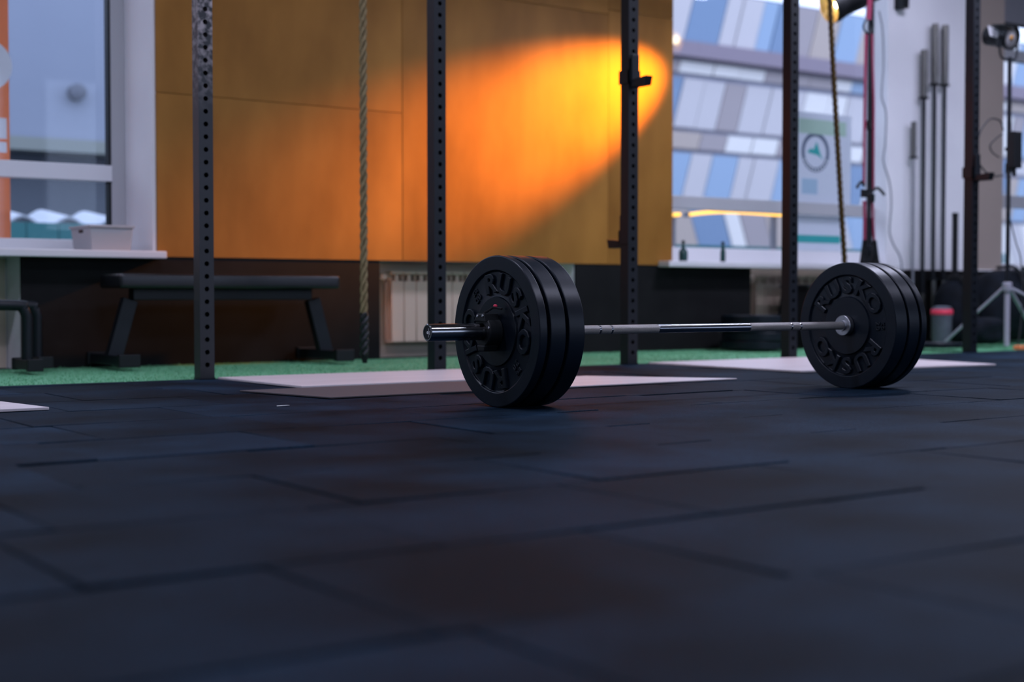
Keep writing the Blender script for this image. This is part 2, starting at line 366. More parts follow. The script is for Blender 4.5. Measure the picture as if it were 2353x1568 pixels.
part('roller', MB().tube([(OPEN_F[0] + .04, 6.9, 3.05), (OPEN_F[1] - .03, 6.9, 3.05)], .03, 12), M['pvc'], bl, 0, 40)
for i, (a, b) in enumerate(REAR_OPEN):
    z0, z1 = REAR_Z; y = REAR_Y - .12
    wn = struct(part('window_%d' % (i + 4), MB().box((a, y, z0), (b, y + .06, z0 + .06)).box((a, y, z1 - .06), (b, y + .06, z1)).box((a, y, z0 + .06), (a + .06, y + .06, z1 - .06)).box((b - .06, y, z0 + .06), (b, y + .06, z1 - .06)), M['pvc']))
    part('mullion', BOX(((a + b) / 2 - .04, y, z0 + .06), ((a + b) / 2 + .04, y + .06, z1 - .06)), M['pvc'], wn)
    part('pane', BOX((a + .06, y + .028, z0 + .06), (b - .06, y + .032, z1 - .06)), M['glass'], wn)

# ------------------------------------------------------------------ fill panels added above the frame to brighten pier and plywood
fill_glow = emis('fill_diffuser', (.70, .76, 1.), 4.)
for i, (lx, ly) in enumerate([(-1., 1.2), (2., 1.2), (5., 1.6), (-1., 4.2), (2., 4.2), (6.7, 4.5), (9.6, 2.8)]):
    t = thing('fill_panel', ['left', 'middle', 'right', 'left', 'middle', 'right', 'farthest right'][i] + ' fill light panel, added above the ' + ['foreground floor', 'barbell and rig'][i // 3 > 0], 'added fill light', (lx, ly, CEIL - .07), 'added fill light panels')
    part('fill_panel_frame', BOX((lx - .62, ly - .17, CEIL - .06), (lx + .62, ly + .17, CEIL)), M['pvc'], t, .004)
    part('fill_panel_diffuser', BOX((lx - .60, ly - .15, CEIL - .066), (lx + .60, ly + .15, CEIL - .06)), fill_glow, t)
    a_ = bpy.data.lights.new('fill_light', 'AREA'); a_.shape = 'RECTANGLE'; a_.size = 1.2; a_.size_y = .3; a_.energy = (28, 28, 44, 54, 52, 135, 84)[i]; a_.color = (.72, .74, 1.)  # added fill, not a lamp of the room
    ao = bpy.data.objects.new('fill_light', a_); COL.objects.link(ao); ao.location = (lx, ly, CEIL - .072); ao.parent = t; ao.matrix_parent_inverse = Matrix.Translation(-WPOS[t.name])
# ------------------------------------------------------------------ plywood panel
PX0, PX1, PZ0 = 2.575, at(1546, 400, Y=6.70).x, .522
pl = thing('plywood_wall_panel', 'brown varnished plywood panel on the wall between the windows, glowing orange', 'wall panel', (4.2, 6.70, PZ0))
cols = [(PX0, 3.964), (3.964, 5.40), (5.40, PX1)]
zs = {0: [PZ0, 1.325, 2.85], 1: [PZ0, 2.02, 2.85], 2: [PZ0, 2.05, 2.85]}
for i, (a, b) in enumerate(cols):
    z = zs[i]
    for c, d in zip(z[:-1], z[1:]):
        part('plywood_sheet', BOX((a + .0012, 6.70 - .001 * (i % 2), c + .0012), (b - .0012, WALL_Y - .0005, d - .0012)), M['ply'], pl, .0015)

# ------------------------------------------------------------------ pull-up rig
UP_Y, PW, UP_H = 5.33, .060, 2.9
def upright_mesh():
    mb = MB(); h = PW / 2; R = .010; n = 12; p = .05
    z0 = .058
    mb.box((-h, -h, 0), (-h + .003, h, UP_H)); mb.box((h - .003, -h, 0), (h, h, UP_H)); mb.box((-h + .003, h - .003, 0), (h - .003, h, UP_H))
    k = int((UP_H - z0 - .02) / p)
    mb.box((-h + .003, -h, 0), (h - .003, -h + .003, z0 - p / 2 + .0))
    for i in range(k):
        zc = z0 + i * p + p / 2 - p / 2; a = h - .003; q = p / 2
        sq = [(a, 0), (a, q), (0, q), (-a, q), (-a, 0), (-a, -q), (0, -q), (a, -q)]
        v = []
        for (x, z) in sq: v.append((x, -h, zc + z))
        m = 16
        for j in range(m): t = 2 * PI * j / m; v.append((R * math.cos(t), -h, zc + R * math.sin(t)))
        for j in range(m): t = 2 * PI * j / m; v.append((R * math.cos(t), -h + .004, zc + R * math.sin(t)))
        f = []
        for s in range(8):
            j = 2 * s; f.append((s, (s + 1) % 8, 8 + (j + 2) % m, 8 + (j + 1) % m, 8 + j))
        for j in range(m): f.append((8 + j, 8 + (j + 1) % m, 8 + m + (j + 1) % m, 8 + m + j))
        mb.add(v, f)
    mb.box((-h + .003, -h, z0 + k * p - p / 2), (h - .003, -h + .003, UP_H)); mb.box((-h, -h, UP_H), (h, h, UP_H + .003))
    me = bpy.data.meshes.new('upright'); me.from_pydata(mb.v, [], mb.f); finish(me, 0, 0); return me
UM = upright_mesh(); UM.materials.append(M['black_steel'])
UM1 = UM.copy(); UM1.materials.clear(); UM1.materials.append(M['scuffed'])
UPX = [2.239, 3.327, 4.425, 5.525, 7.034]
rig = thing('pull_up_rig', 'black steel pull-up rig of perforated square uprights along the turf edge', 'rig', (4.6, UP_Y, 0))
for i, x in enumerate(UPX):
    u = inst('upright', UM1 if i == 0 else UM, rig, (x, UP_Y, .0))
    part('base_plate', BOX((x - .032, UP_Y - .032, 0), (x + .032, UP_Y + .032, .006)), M['black_steel'], u)
    if i == 0: u['label'] = 'upright with chalky scuffs near the top'
part('crossbeam', BOX((UPX[0] - .03, UP_Y - .03, UP_H + .003), (UPX[-1] + .03, UP_Y + .03, UP_H + .063)), M['black_steel'], rig, .003)
def jcup(x, z, s, label):
    """bracket around the upright with a lip pointing s (-1 to the room, +1 to the wall)"""
    y0 = UP_Y; h = PW / 2
    t = thing('bar_catch', label, 'bar catch', (x, y0, z - .05), 'bar catches on the rig uprights')
    part('bracket', MB().box((x - h - .007, y0 - h - .007, z - .03), (x - h - .0005, y0 + h + .007, z + .035)).box((x - h - .007, y0 + s * (h + .0005) if s > 0 else y0 - h - .007, z - .03), (x + h + .007, y0 + (h + .007) if s > 0 else y0 - h - .0005, z + .035)), M['black_steel'], t)
    ya = y0 + s * (h + .007); yb = y0 + s * (h + .017)
    part('back_plate', BOX((x - .022, min(ya, yb), z - .05), (x + .022, max(ya, yb), z + .11)), M['black_steel'], t, .003)
    yc = y0 + s * (h + .105)
    part('lip', MB().prism([(yb, z - .048), (yb, z - .012), (yc + s * .012, z - .004), (yc, z - .048)], x - .022, x + .022, 'YZ'), M['black_steel'], t, .003)
    return t
jcup(UPX[2], at(1445, 187, Y=UP_Y - .08).z + .03, -1, 'upper black bar catch, on the third upright in front of the orange glow')
jcup(UPX[2], at(1445, 563, Y=UP_Y + .08).z + .03, 1, 'lower black bar catch, on the third upright just above the barbell shaft')
jcup(UPX[4], at(2255, 408, Y=UP_Y - .08).z + .03, -1, 'black bar catch on the rightmost upright, level with the lower transom')

# ------------------------------------------------------------------ barbell and bumper plates
BY, BZ, BC = 3.47, .225, 3.2085
bar = thing('barbell', 'steel barbell loaded with black plates, lying on the rubber floor', 'barbell', (BC, BY, 0))
def xtube(name, x0, x1, r, m, parent, n=28, prof=None):
    pr = prof or [(0, 0), (r - .0015, 0), (r, .0015), (r, x1 - x0 - .0015), (r - .0015, x1 - x0), (0, x1 - x0)]
    return part(name, MB().lathe(pr, (x0, BY, BZ), (1, 0, 0), n), m, parent, 0, 40)
def xp(px): return at(px, 755, Y=BY - .012).x
RS = .0142
marks = [2.4 + .0, xp(1381), xp(1408), xp(1516), xp(1726), xp(1821), xp(1842), 3.87]
sh = xtube('shaft', BC - .70, BC + .70, RS - .0012, M['dark_chrome'], bar)
prev = BC - .66
for a, b, nm in ((BC - .66, marks[1] - .003, 'knurled_grip'), (marks[1] + .003, marks[2] - .003, 'knurled_grip'), (marks[2] + .003, marks[3], 'knurled_grip'), (marks[4], marks[5] - .003, 'knurled_grip'), (marks[5] + .003, marks[6] - .003, 'knurled_grip'), (marks[6] + .003, BC + .652, 'knurled_grip')):
    xtube(nm, a, b, RS, M['knurl'], sh)
xtube('smooth_centre', marks[3] + .001, marks[4] - .001, RS - .0004, M['dark_chrome'], sh)
for s in (-1, 1):
    a, b = (BC - 1.075, BC - .6765) if s < 0 else (BC + .6765, BC + 1.075)
    r = .025
    pr = [(RS, 0), (r - .001, 0), (r, .001), (r, .3965), (r - .002, .3985), (.0205, .3985), (.0205, .3945), (0, .3945)]
    sl = part('sleeve', MB().lathe(pr, (b if s < 0 else a, BY, BZ), (s, 0, 0), 40), M['chrome'], bar, 0, 35)
    cap = part('end_cap', MB().lathe([(0, .0005), (.0202, .0005), (.0202, .0025), (0, .0025)], ((a + .0035 if s < 0 else b - .0035), BY, BZ), (s, 0, 0), 32), M['black_plastic'], sl, 0, 35)
    if s < 0:
        em = part('emblem', MB().lathe([(.0015, .0), (.0042, .0), (.0042, .0006), (.0015, .0006)], (a + .001, BY - .001, BZ + .0), (-1, 0, 0), 16, True), M['white'], cap)
        for k in range(9):       # tiny line of lettering across the cap
            zz = BZ - .013 + .0029 * k; part('emblem_stroke', BOX((a + .0004, BY - .0082, zz), (a + .001, BY - .0066, zz + .0017)), M['white'], cap)
        for dz in (-.005, -.0015, .002): part('emblem_stroke', BOX((a + .0004, BY - .0135, BZ + dz), (a + .001, BY - .0105, BZ + dz + .002)), M['white'], cap)
    c0 = BC - .6765 if s < 0 else BC + .655
    part('collar', MB().lathe([(RS, -.006), (.019, -.006), (.020, 0), (.0345, 0), (.0365, .002), (.0365, .0195), (.0345, .0215), (RS, .0215)], (c0 + (.0215 if s < 0 else 0), BY, BZ), (1 if s > 0 else -1, 0, 0), 40), M['steel'], bar, 0, 35)
# bumper plates
def glyph(ch, size, depth):
    cu = bpy.data.curves.new('g', 'FONT'); cu.body = ch; cu.size = size; cu.extrude = depth; cu.bevel_depth = depth * .35; cu.bevel_resolution = 0; cu.resolution_u = 3
    cu.align_x = 'CENTER'; cu.align_y = 'CENTER'; cu.offset = size * .02
    o = bpy.data.objects.new('g', cu); COL.objects.link(o)
    me = bpy.data.meshes.new_from_object(o.evaluated_get(bpy.context.evaluated_depsgraph_get()))
    bpy.data.objects.remove(o); bpy.data.curves.remove(cu); return [tuple(v.co) for v in me.vertices], [tuple(p.vertices) for p in me.polygons]
GL = {}
FM = Matrix(((0, 0, -1, 0), (-1, 0, 0, 0), (0, 1, 0, 0), (0, 0, 0, 1)))   # text x -> -Y, y -> Z, out -> -X
def letters(txt, x, r, mid, step, size, parent, depth, name='raised_letter', wide=1.2):
    for i, ch in enumerate(txt):
        phi = mid + (len(txt) - 1) / 2 * step - i * step
        if (ch, size) not in GL: GL[(ch, size)] = glyph(ch, size, depth)
        v, f = GL[(ch, size)]
        A = Matrix.Translation((x, BY, BZ)) @ FM @ Matrix.Translation((r * math.cos(phi), r * math.sin(phi), 0)) @ Matrix.Rotation(phi - PI / 2, 4, 'Z') @ Matrix.Diagonal((wide, 1, 1, 1))
        part(name, MB().add(v, f, A), M['plate'], parent)
def plate(x0, t, label, seed, deco=None, R=.225):
    p = thing('bumper_plate', label, 'weight plate', (x0 + t / 2, BY, 0), 'bumper plates on the barbell')
    d = min(.008, t * .25); e = .0035
    prof = [(.0256, .0), (.030, 0), (.1015, 0), (.104, d * .9), (.106, d), (.176, d), (.1785, d * .8), (.181, .001), (.183, 0), (R - e, 0.0), (R - e * .3, e * .3), (R, e),
            (R, t - e), (R - e * .3, t - e * .3), (R - e, t), (.183, t), (.181, t - .001), (.1785, t - d * .8), (.176, t - d), (.106, t - d), (.104, t - d * .9), (.1015, t), (.030, t), (.0256, t)]
    b = part('plate_body', MB().lathe(prof, (x0, BY, BZ), (1, 0, 0), 128, True), M['plate'], p, 0, 22)
    part('hub_ring', MB().lathe([(.0253, .0005), (.0254, t - .0005), (.0300, t - .0005), (.0300, t + .0004), (.0255, t + .0004), (.0252, t), (.0252, 0), (.0300, -.0004), (.0300, .0005)], (x0, BY, BZ), (1, 0, 0), 32, True), M['black_plastic'], b, 0, 30)
    if deco is not None:
        xx = x0 + d - .001
        letters('RUSKO', xx, .140, deco + PI / 2, .49, .078, b, .0055)
        letters('RUSKO', xx, .140, deco - PI / 2, .49, .078, b, .0055)
        letters('20', xx, .137, deco + 0, .12, .026, b, .0022, 'raised_number', 1.); letters('KG', xx, .160, deco + 0, .09, .016, b, .0022, 'raised_number', 1.)
        letters('20', xx, .137, deco + PI, .12, .026, b, .0022, 'raised_number', 1.); letters('KG', xx, .160, deco + PI, .09, .016, b, .0022, 'raised_number', 1.)
    return p
plate(2.370, .027, 'thin black bumper plate outermost at the near end of the barbell, raised letters facing out', 1, -PI / 4)
plate(2.4085, .054, 'thick black bumper plate in the middle of the near trio', 2)
plate(2.4735, .0572, 'thick black bumper plate innermost at the near end of the barbell', 3)
plate(3.8860, .0575, 'thick black bumper plate innermost at the far end, raised letters behind the steel collar', 4, 0.)
plate(3.9545, .054, 'thick black bumper plate in the middle of the far trio', 5)
plate(4.020, .027, 'thin black bumper plate outermost at the far end of the barbell', 6)
# lever clip on the near sleeve
cl = thing('barbell_clip', 'black lever clip with a red button locked on the near bar sleeve', 'barbell clip', (2.335, BY, BZ - .045))
ring = part('clamp_ring', MB().lathe([(.0254, 0), (.042, 0), (.045, .003), (.045, .044), (.042, .047), (.0254, .047)], (2.3215, BY, BZ), (1, 0, 0), 40, True), M['black_plastic'], cl, 0, 35)
part('latch_housing', MB().prism([(BY - .030, BZ + .030), (BY - .022, BZ + .0535), (BY + .012, BZ + .0535), (BY + .030, BZ + .030)], 2.312, 2.3645, 'YZ'), M['black_plastic'], ring, .003)
part('foot_lug', MB().prism([(BY - .016, BZ - .058), (BY + .016, BZ - .058), (BY + .022, BZ - .040), (BY - .022, BZ - .040)], 2.318, 2.3645, 'YZ'), M['black_plastic'], ring, .003)
for (dy, dz) in ((.008, .046), (-.020, .047), (-.036, .012)):
    part('pin', MB().lathe([(0, 0), (.0032, 0), (.0038, .001), (.0038, .004), (0, .004)], (2.3085 + (.012 if dz < .02 else 0), BY + dy, BZ + dz), (1, 0, 0), 14), M['steel'], ring, 0, 35)
lv = part('lever', MB().bar((2.325, BY - .004, BZ + .053), (2.347, BY - .026, BZ + .073), .010, .006).bar((2.345, BY - .026, BZ + .071), (2.362, BY - .046, BZ + .067), .012, .006), M['black_plastic'], cl, .0015)
part('red_button', MB().lathe([(0, 0), (.006, 0), (.006, .004), (.003, .006), (0, .006)], (2.349, BY - .030, BZ + .074), (.1, -.1, 1), 14), M['red_gloss'], lv, 0, 35)

# ------------------------------------------------------------------ lifting platform boards lying on the tiles
def board(poly, z, label, h=.008):
    o = part('platform_board', MB().prism(poly, z, z + h, 'XY'), M['pale_board'], None, .0015)
    return tag(o, label, 'platform board', 'pale platform boards on the floor')
board([(2.29, 4.575), (3.52, 4.575), (3.52, 5.27), (2.27, 5.27)], .0015, 'pale pinkish platform board behind the near plates, before the second upright')
board([(2.98, 4.062), (3.935, 4.075), (3.56, 4.56), (2.98, 4.545)], .0015, 'thin pale platform board right of the near plates with a pointed right end', .005)
o = part('floor_mat', MB().prism([(2.13, 4.05), (2.975, 4.062), (2.975, 4.545), (2.03, 4.53)], .0015, .0065, 'XY'), mat('grey_mat', (.075, .065, .068), .6, spec=.2), None, .0015)
tag(o, 'thin dark grey mat lying left of the near plates', 'mat')
board([(4.53, 4.30), (5.74, 4.20), (5.93, 5.27), (4.50, 5.27)], .0015, 'pale pinkish platform board behind the far plates, before the fourth upright')
board([(-.2, 4.12), (1.255, 4.12), (1.20, 4.47), (-.2, 4.47)], .0015, 'pale platform board whose corner shows at the left edge')
o = part('paper_scrap', MB().prism([(0, 0), (.045, .008), (.04, .016), (.003, .010)], 0, .0012, 'XY'), M['paper']); o.location = at(650, 933, Z=.0012)
tag(o, 'tiny pale scrap of paper on the dark rubber floor', 'paper scrap')

# ------------------------------------------------------------------ flat bench
bn = thing('flat_bench', 'black vinyl flat weight bench standing against the black wall boards', 'bench', (2.8, 6.45, 0))
bx0, bx1 = at(228, 640, Y=6.60).x, at(782, 640, Y=6.31).x
pz0, pz1 = at(500, 663, Y=6.31).z, at(500, 631, Y=6.31).z
part('pad', BOX((bx0, 6.31, pz0), (bx1, 6.60, pz1)), M['vinyl'], bn, .016, 50, 3)
part('rail', BOX((bx0 + .10, 6.42, pz0 - .055), (bx1 - .10, 6.49, pz0 - .001)), M['black_steel'], bn, .004)
for s, (xa, xb) in enumerate(((at(298, 690, Y=6.45).x, at(262, 835, Y=6.45).x), (at(718, 690, Y=6.45).x, at(748, 820, Y=6.45).x))):
    part('leg', MB().bar((xa, 6.455, pz0 - .052), (xb, 6.455, .048), .05, .07, (1, 0, 0)), M['black_steel'], bn, .004)
    ft = part('foot', BOX((xb - .045, 6.24, .016), (xb + .04, 6.68, .06)), M['black_steel'], bn, .004)
    for yy in (6.243, 6.667): part('end_cap', BOX((xb - .052, yy - .012, .008), (xb + .047, yy + .022, .066)), M['black_plastic'], ft, .004)

# ------------------------------------------------------------------ parallettes at the left edge
def parallette(y, xr_, label):
    top = at(30, 702, Y=y).z; x1 = xr_; x0 = x1 - .50
    t = thing('parallette_bar', label, 'parallette', ((x0 + x1) / 2, y, 0), 'black parallette bars by the radiator')
    r = .024; c = .05
    pth = [(x0, y, .03), (x0, y, top - c), (x0 + .015, y, top - .015), (x0 + c, y, top), (x1 - c, y, top), (x1 - .015, y, top - .015), (x1, y, top - c), (x1, y, .03)]
    part('handle', MB().tube([pth[0]] + smoothpath(pth[1:-1], 5) + [pth[-1]], r, 14), M['black_steel'], t, 0, 40)
    for xx in (x0, x1):
        f = part('foot', BOX((xx - .03, y - .11, .012), (xx + .03, y + .11, .055)), M['black_steel'], t, .004)
        for s in (-1, 1): part('end_cap', BOX((xx - .034, y + s * .11 - .014, .006), (xx + .034, y + s * .11 + .014, .059)), M['black_plastic'], f, .004)
parallette(6.28, at(62, 760, Y=6.28).x, 'front black tubular parallette bar at the left edge of the turf')
parallette(6.53, at(86, 760, Y=6.53).x, 'rear black tubular parallette bar at the left edge, nearer the wall')

# ------------------------------------------------------------------ radiators
def rad_section():
    mb = MB(); w = .0385
    mb.box((-w, 0, .075), (w, .010, .415)); mb.box((-.012, .010, .075), (.012, .085, .45))
    mb.box((-w, .002, .452), (w, .085, .470)); mb.box((-w, .012, .415), (-w + .006, .08, .452)); mb.box((w - .006, .012, .415), (w, .08, .452))
    mb.box((-w, .075, .075), (w, .085, .415)); mb.box((-w, .012, .07), (w, .085, .085))
    me = bpy.data.meshes.new('radiator_section'); me.from_pydata(mb.v, [], mb.f); finish(me, .003, 40, 1); me.materials.append(M['radiator']); return me
RSM = rad_section()
def radiator(x0, n, label):
    t = thing('radiator', label, 'radiator', (x0 + n * .04, 6.85, .07), 'white sectional radiators in the wall niches')
    for i in range(n): inst('radiator_section', RSM, t, (x0 + .04 + i * .08, 6.84, 0))
    part('valve', MB().tube([(x0 - .045, 6.885, .44), (x0 - .001, 6.885, .44)], .014, 12).lathe([(0, 0), (.02, 0), (.02, .04), (.016, .045), (0, .045)], (x0 - .045, 6.885, .44), (0, -1, 0), 14), M['radiator'], t, 0, 40)
    part('pipe', MB().tube(smoothpath([(x0 - .045, 6.90, .44), (x0 - .055, 6.91, .40), (x0 - .055, 6.915, .2), (x0 - .055, 6.915, .012)], 4), .011, 10), M['radiator'], t, 0, 40)
radiator(at(900, 700, Y=6.84).x, 11, 'white sectional radiator under the plywood panel behind the near plates')
radiator(at(1738, 700, Y=6.84).x, 13, 'white sectional radiator under the right window behind the plate stack')
radiator(.62, 13, 'white sectional radiator under the left window behind the parallette bars')

# ------------------------------------------------------------------ ropes
def rope(path_fn, z0, z1, R, m, parent, pitch=.15, name='strand', n=8):
    k = int((z1 - z0) / pitch * 14)
    for s in range(3):
        pts = []
        for i in range(k + 1):
            t = i / k; c = path_fn(t); a = 2 * PI * (t * (z1 - z0) / pitch + s / 3)
            pts.append(c + Vector((math.cos(a), math.sin(a), 0)) * R * .56)
        part(name, MB().tube(pts, R * .46, n), m, parent, 0, 60)
r1 = thing('climbing_rope', 'tan twisted climbing rope with a black bound end hanging before the plywood panel', 'rope', (3.195, 5.75, .02))
rope(lambda t: Vector((3.195, 5.75, .245 + t * (CEIL - .245 - .05))), .245, CEIL - .05, .0185, M['rope'], r1)
bd = part('bound_end', MB().tube([(3.195, 5.75, .252), (3.195, 5.75, .09), (3.197, 5.75, .05), (3.199, 5.75, .022)], [.017, .017, .016, .011], 14), M['black_plastic'], r1, 0, 40)
rope(lambda t: Vector((3.196, 5.75, .06 + t * .195)), .06, .255, .021, M['vinyl'], bd, .11, 'wrap_strand')
part('ceiling_hook', MB().tube([(3.195, 5.75, CEIL - .06), (3.195, 5.75, CEIL)], .02, 12), M['black_steel'], r1, 0, 40)
ra, rb_ = at(1912, 0, Y=5.8), at(1943, 600, Y=5.8)
r2 = thing('climbing_rope', 'dark brown twisted rope hanging at a slant before the right window', 'rope', (6.52, 5.8, .03))
dirv = (ra - rb_); topt = (CEIL - .05 - rb_.z) / dirv.z; bot = (.06 - rb_.z) / dirv.z
p0, p1 = rb_ + dirv * bot, rb_ + dirv * topt
rope(lambda t: p0.lerp(p1, t) + Vector((-.02 * math.sin(PI * t * 1.0), 0, 0)), p0.z, p1.z, .0165, M['rope_dark'], r2, .12)
part('bound_end', MB().tube([p0 + Vector((0, 0, -.04)), p0 + Vector((0, 0, .05))], [.012, .018], 12), M['black_plastic'], r2, 0, 40)
part('ceiling_hook', MB().tube([p1, p1 + Vector((0, 0, .05))], .02, 12), M['black_steel'], r2, 0, 40)

# ------------------------------------------------------------------ things on the sills
sx0, sx1 = at(162, 540, Y=6.95).x, at(300, 560, Y=6.70).x; bz0, bz1 = .549, at(240, 517, Y=6.66).z
tb = thing('storage_box', 'pale grey open plastic storage box on the left windowsill', 'box', ((sx0 + sx1) / 2, 6.8, bz0))
def taper(x0, x1, y0, y1, z0, z1, ti, th):
    mb = MB(); o = [(x0 + ti, y0 + ti, z0), (x1 - ti, y0 + ti, z0), (x1 - ti, y1 - ti, z0), (x0 + ti, y1 - ti, z0), (x0, y0, z1), (x1, y0, z1), (x1, y1, z1), (x0, y1, z1)]
    i_ = [(x0 + ti + th, y0 + ti + th, z0 + th), (x1 - ti - th, y0 + ti + th, z0 + th), (x1 - ti - th, y1 - ti - th, z0 + th), (x0 + ti + th, y1 - ti - th, z0 + th), (x0 + th, y0 + th, z1), (x1 - th, y0 + th, z1), (x1 - th, y1 - th, z1), (x0 + th, y1 - th, z1)]
    f = [(3, 2, 1, 0)] + [(k, (k + 1) % 4, (k + 1) % 4 + 4, k + 4) for k in range(4)] + [(11, 10, 9, 8)[::-1]] + [(8 + k, k + 12, (k + 1) % 4 + 12, 8 + (k + 1) % 4) for k in range(4)] + [(4 + k, (k + 1) % 4 + 4, (k + 1) % 4 + 12, k + 12) for k in range(4)]
    return mb.add(o + i_, f)
part('tub', taper(sx0, sx1, 6.66, 6.95, bz0, bz1, .012, .004), M['box'], tb, .002)
part('rim', MB().box((sx0 - .006, 6.654, bz1 - .012), (sx1 + .006, 6.66, bz1)).box((sx0 - .006, 6.66, bz1 - .012), (sx0, 6.956, bz1)).box((sx1, 6.66, bz1 - .012), (sx1 + .006, 6.956, bz1)), M['box'], tb, .0015)
part('grip_slot', MB().box((sx0 + .001, 6.77, bz1 - .035), (sx0 + .006, 6.83, bz1 - .02)), M['black_plastic'], tb)
for (px, lab) in ((1570, 'small dark green bottle on the right sill beside the plywood edge'), (1661, 'slim dark green bottle on the right sill, left of the fourth upright')):
    p = at(px, 590, Y=6.68); k = 1 if px < 1600 else .62
    b = thing('bottle', lab, 'bottle', (p.x, 6.68, .549), 'bottles on the right sill')
    part('glass_body', MB().lathe([(0, 0), (.026 * k, 0), (.028 * k, .004), (.028 * k, .062), (.012, .085), (.009, .105), (.009, .118), (0, .118)], (p.x, 6.68, .549), (0, 0, 1), 20), M['bottle'], b, 0, 40)
    part('cap', MB().lathe([(.0095, 0), (.011, 0), (.011, .016), (0, .016)], (p.x, 6.68, .663), (0, 0, 1), 16), M['black_plastic'], b, 0, 40)

# ------------------------------------------------------------------ studio lamps
def tripod(name, label, foot, ztop, zc, legs, zfoot, mleg, mpole):
    x, y = foot
    t = thing(name, label, 'light stand', (x, y, 0))
    part('lower_pole', MB().tube([(x, y, .02), (x, y, zc + .02)], .017, 14), mleg, t, 0, 40)
    part('upper_pole', MB().tube([(x, y, zc + .02), (x, y, ztop)], .014, 14), mpole, t, 0, 40)
    part('collar', MB().lathe([(.0, 0), (.026, 0), (.028, .006), (.028, .05), (.022, .056), (0, .056)], (x, y, zc - .02), (0, 0, 1), 18), mleg, t, 0, 40)
    zm = (zc + ztop) / 2
    k = part('clamp', MB().lathe([(0, 0), (.021, 0), (.021, .06), (0, .06)], (x, y, zm), (0, 0, 1), 16), M['black_plastic'], t, 0, 40)
    part('knob', MB().lathe([(0, 0), (.006, 0), (.006, .02), (.016, .022), (.016, .035), (0, .035)], (x - .018, y - .01, zm + .03), (-.8, -.5, 0), 14), M['black_plastic'], k, 0, 40)
    for (lx, ly) in legs:
        d = Vector((lx - x, ly - y, 0)).normalized(); a = Vector((x, y, zc)) + d * .026; b = Vector((lx, ly, .02))
        l = part('leg', MB().bar(a, b, .022, .014), mleg, t, .003)
        part('rubber_foot', MB().lathe([(0, 0), (.014, 0), (.016, .006), (.016, .03), (0, .032)], (lx, ly, .003), (0, 0, 1), 14), M['black_plastic'], l, 0, 40)
    return t
# lit lamp near the right window, throwing its cone on the plywood
AX = Vector((-.84, .29, -.369)).normalized(); LP = at(1927, 9, Y=6.112) + AX * .062
sx_, sy_ = at(1998, 300, Y=6.08).x, 6.08
tripod('light_stand', 'slim black light stand carrying the lit lamp beside the red straps', (sx_, sy_), LP.z + .02, .62, [(sx_ - .36, sy_ - .12), (sx_ + .36, sy_ + .02), (sx_ + .05, sy_ - .38)], .02, M['black_steel'], M['black_steel'])
lm = thing('studio_lamp', 'lit studio lamp with glowing amber reflector by the right window', 'lamp', (sx_, sy_, LP.z))
dish = part('reflector', MB().lathe([(.098, .010), (.100, .012), (.098, .014), (.092, -.01), (.070, -.06), (.045, -.085), (.040, -.085), (.066, -.055), (.088, -.008)], LP, AX, 40, True), M['reflector'], lm, 0, 60)
part('bulb', MB().lathe([(0, .025), (.018, .02), (.028, .0), (.030, -.02), (.0, -.02)], LP - AX * .062, AX, 20), M['lampbulb'], lm, 0, 60)
part('glowing_diffuser', MB().lathe([(.030, -.066), (.045, -.074), (.045, -.078), (.03, -.078)], LP, AX, 28, True), M['lampglow'], lm, 0, 60)
part('housing', MB().lathe([(0, -.087), (.070, -.087), (.098, -.03), (.1005, .006), (.1015, .006), (.1015, -.03), (.085, -.10), (.082, -.22), (.072, -.235), (.072, -.34), (.06, -.35), (0, -.35)], LP, AX, 36), M['black_plastic'], lm, 0, 35)
part('yoke', MB().bar(Vector((sx_, sy_, LP.z + .02)), Vector((sx_, sy_, LP.z + .06)), .03, .03, (1, 0, 0)).bar((sx_ - .02, sy_ + .02, LP.z + .05), LP - AX * .17 + Vector((.03, .06, 0)), .02, .03), M['black_steel'], lm, .003)
sl_ = bpy.data.lights.new('lamp_beam', 'SPOT'); sl_.energy = 3150; sl_.color = (1., .31, .004); sl_.spot_size = math.radians(28.9); sl_.spot_blend = 1.; sl_.shadow_soft_size = .03
so = bpy.data.objects.new('lamp_beam', sl_); COL.objects.link(so); so.location = LP - AX * .032
so.rotation_euler = AX.to_track_quat('-Z', 'Y').to_euler(); so.parent = lm; so.matrix_parent_inverse = Matrix.Translation(-WPOS[lm.name])
# unlit lamp at the right edge
s2x, s2y = at(2309, 600, Y=5.60).x, 5.60
f2 = at(2313, 803, Z=0)
s2x, s2y = f2.x, f2.y
lg = at(2165, 792, Z=.02)
zc2 = at(2307, 662, Y=s2y).z
h2 = at(2303, 84, Y=s2y)
tripod('light_stand', 'steel-legged light stand behind the rightmost upright, carrying the unlit lamp', (s2x, s2y), h2.z - .12, zc2, [(lg.x, lg.y), (s2x + .62, s2y - .42), (s2x + .50, s2y + .10)], .02, M['leg_paint'], M['black_steel'])
l2 = thing('studio_lamp', 'unlit black studio lamp with grey lens and barn door at the right edge', 'lamp', (s2x, s2y, h2.z - .1))
A2 = Vector((.02, -.96, -.22)).normalized()
c2 = Vector((s2x - .015, s2y, h2.z))
part('housing', MB().lathe([(0, -.16), (.05, -.16), (.06, -.15), (.062, -.02), (.074, .0), (.076, .03), (.070, .032), (.066, .01), (0, .01)], c2, A2, 36), M['black_plastic'], l2, 0, 35)
ln = part('lens', MB().lathe([(0, .022), (.03, .020), (.055, .016), (.066, .011), (.0, .011)], c2, A2, 32), M['lens'], l2, 0, 60)
part('amber_chip', MB().lathe([(0, .026), (.013, .0255), (.016, .022), (0, .022)], c2, A2, 20), M['amber'], ln, 0, 60)
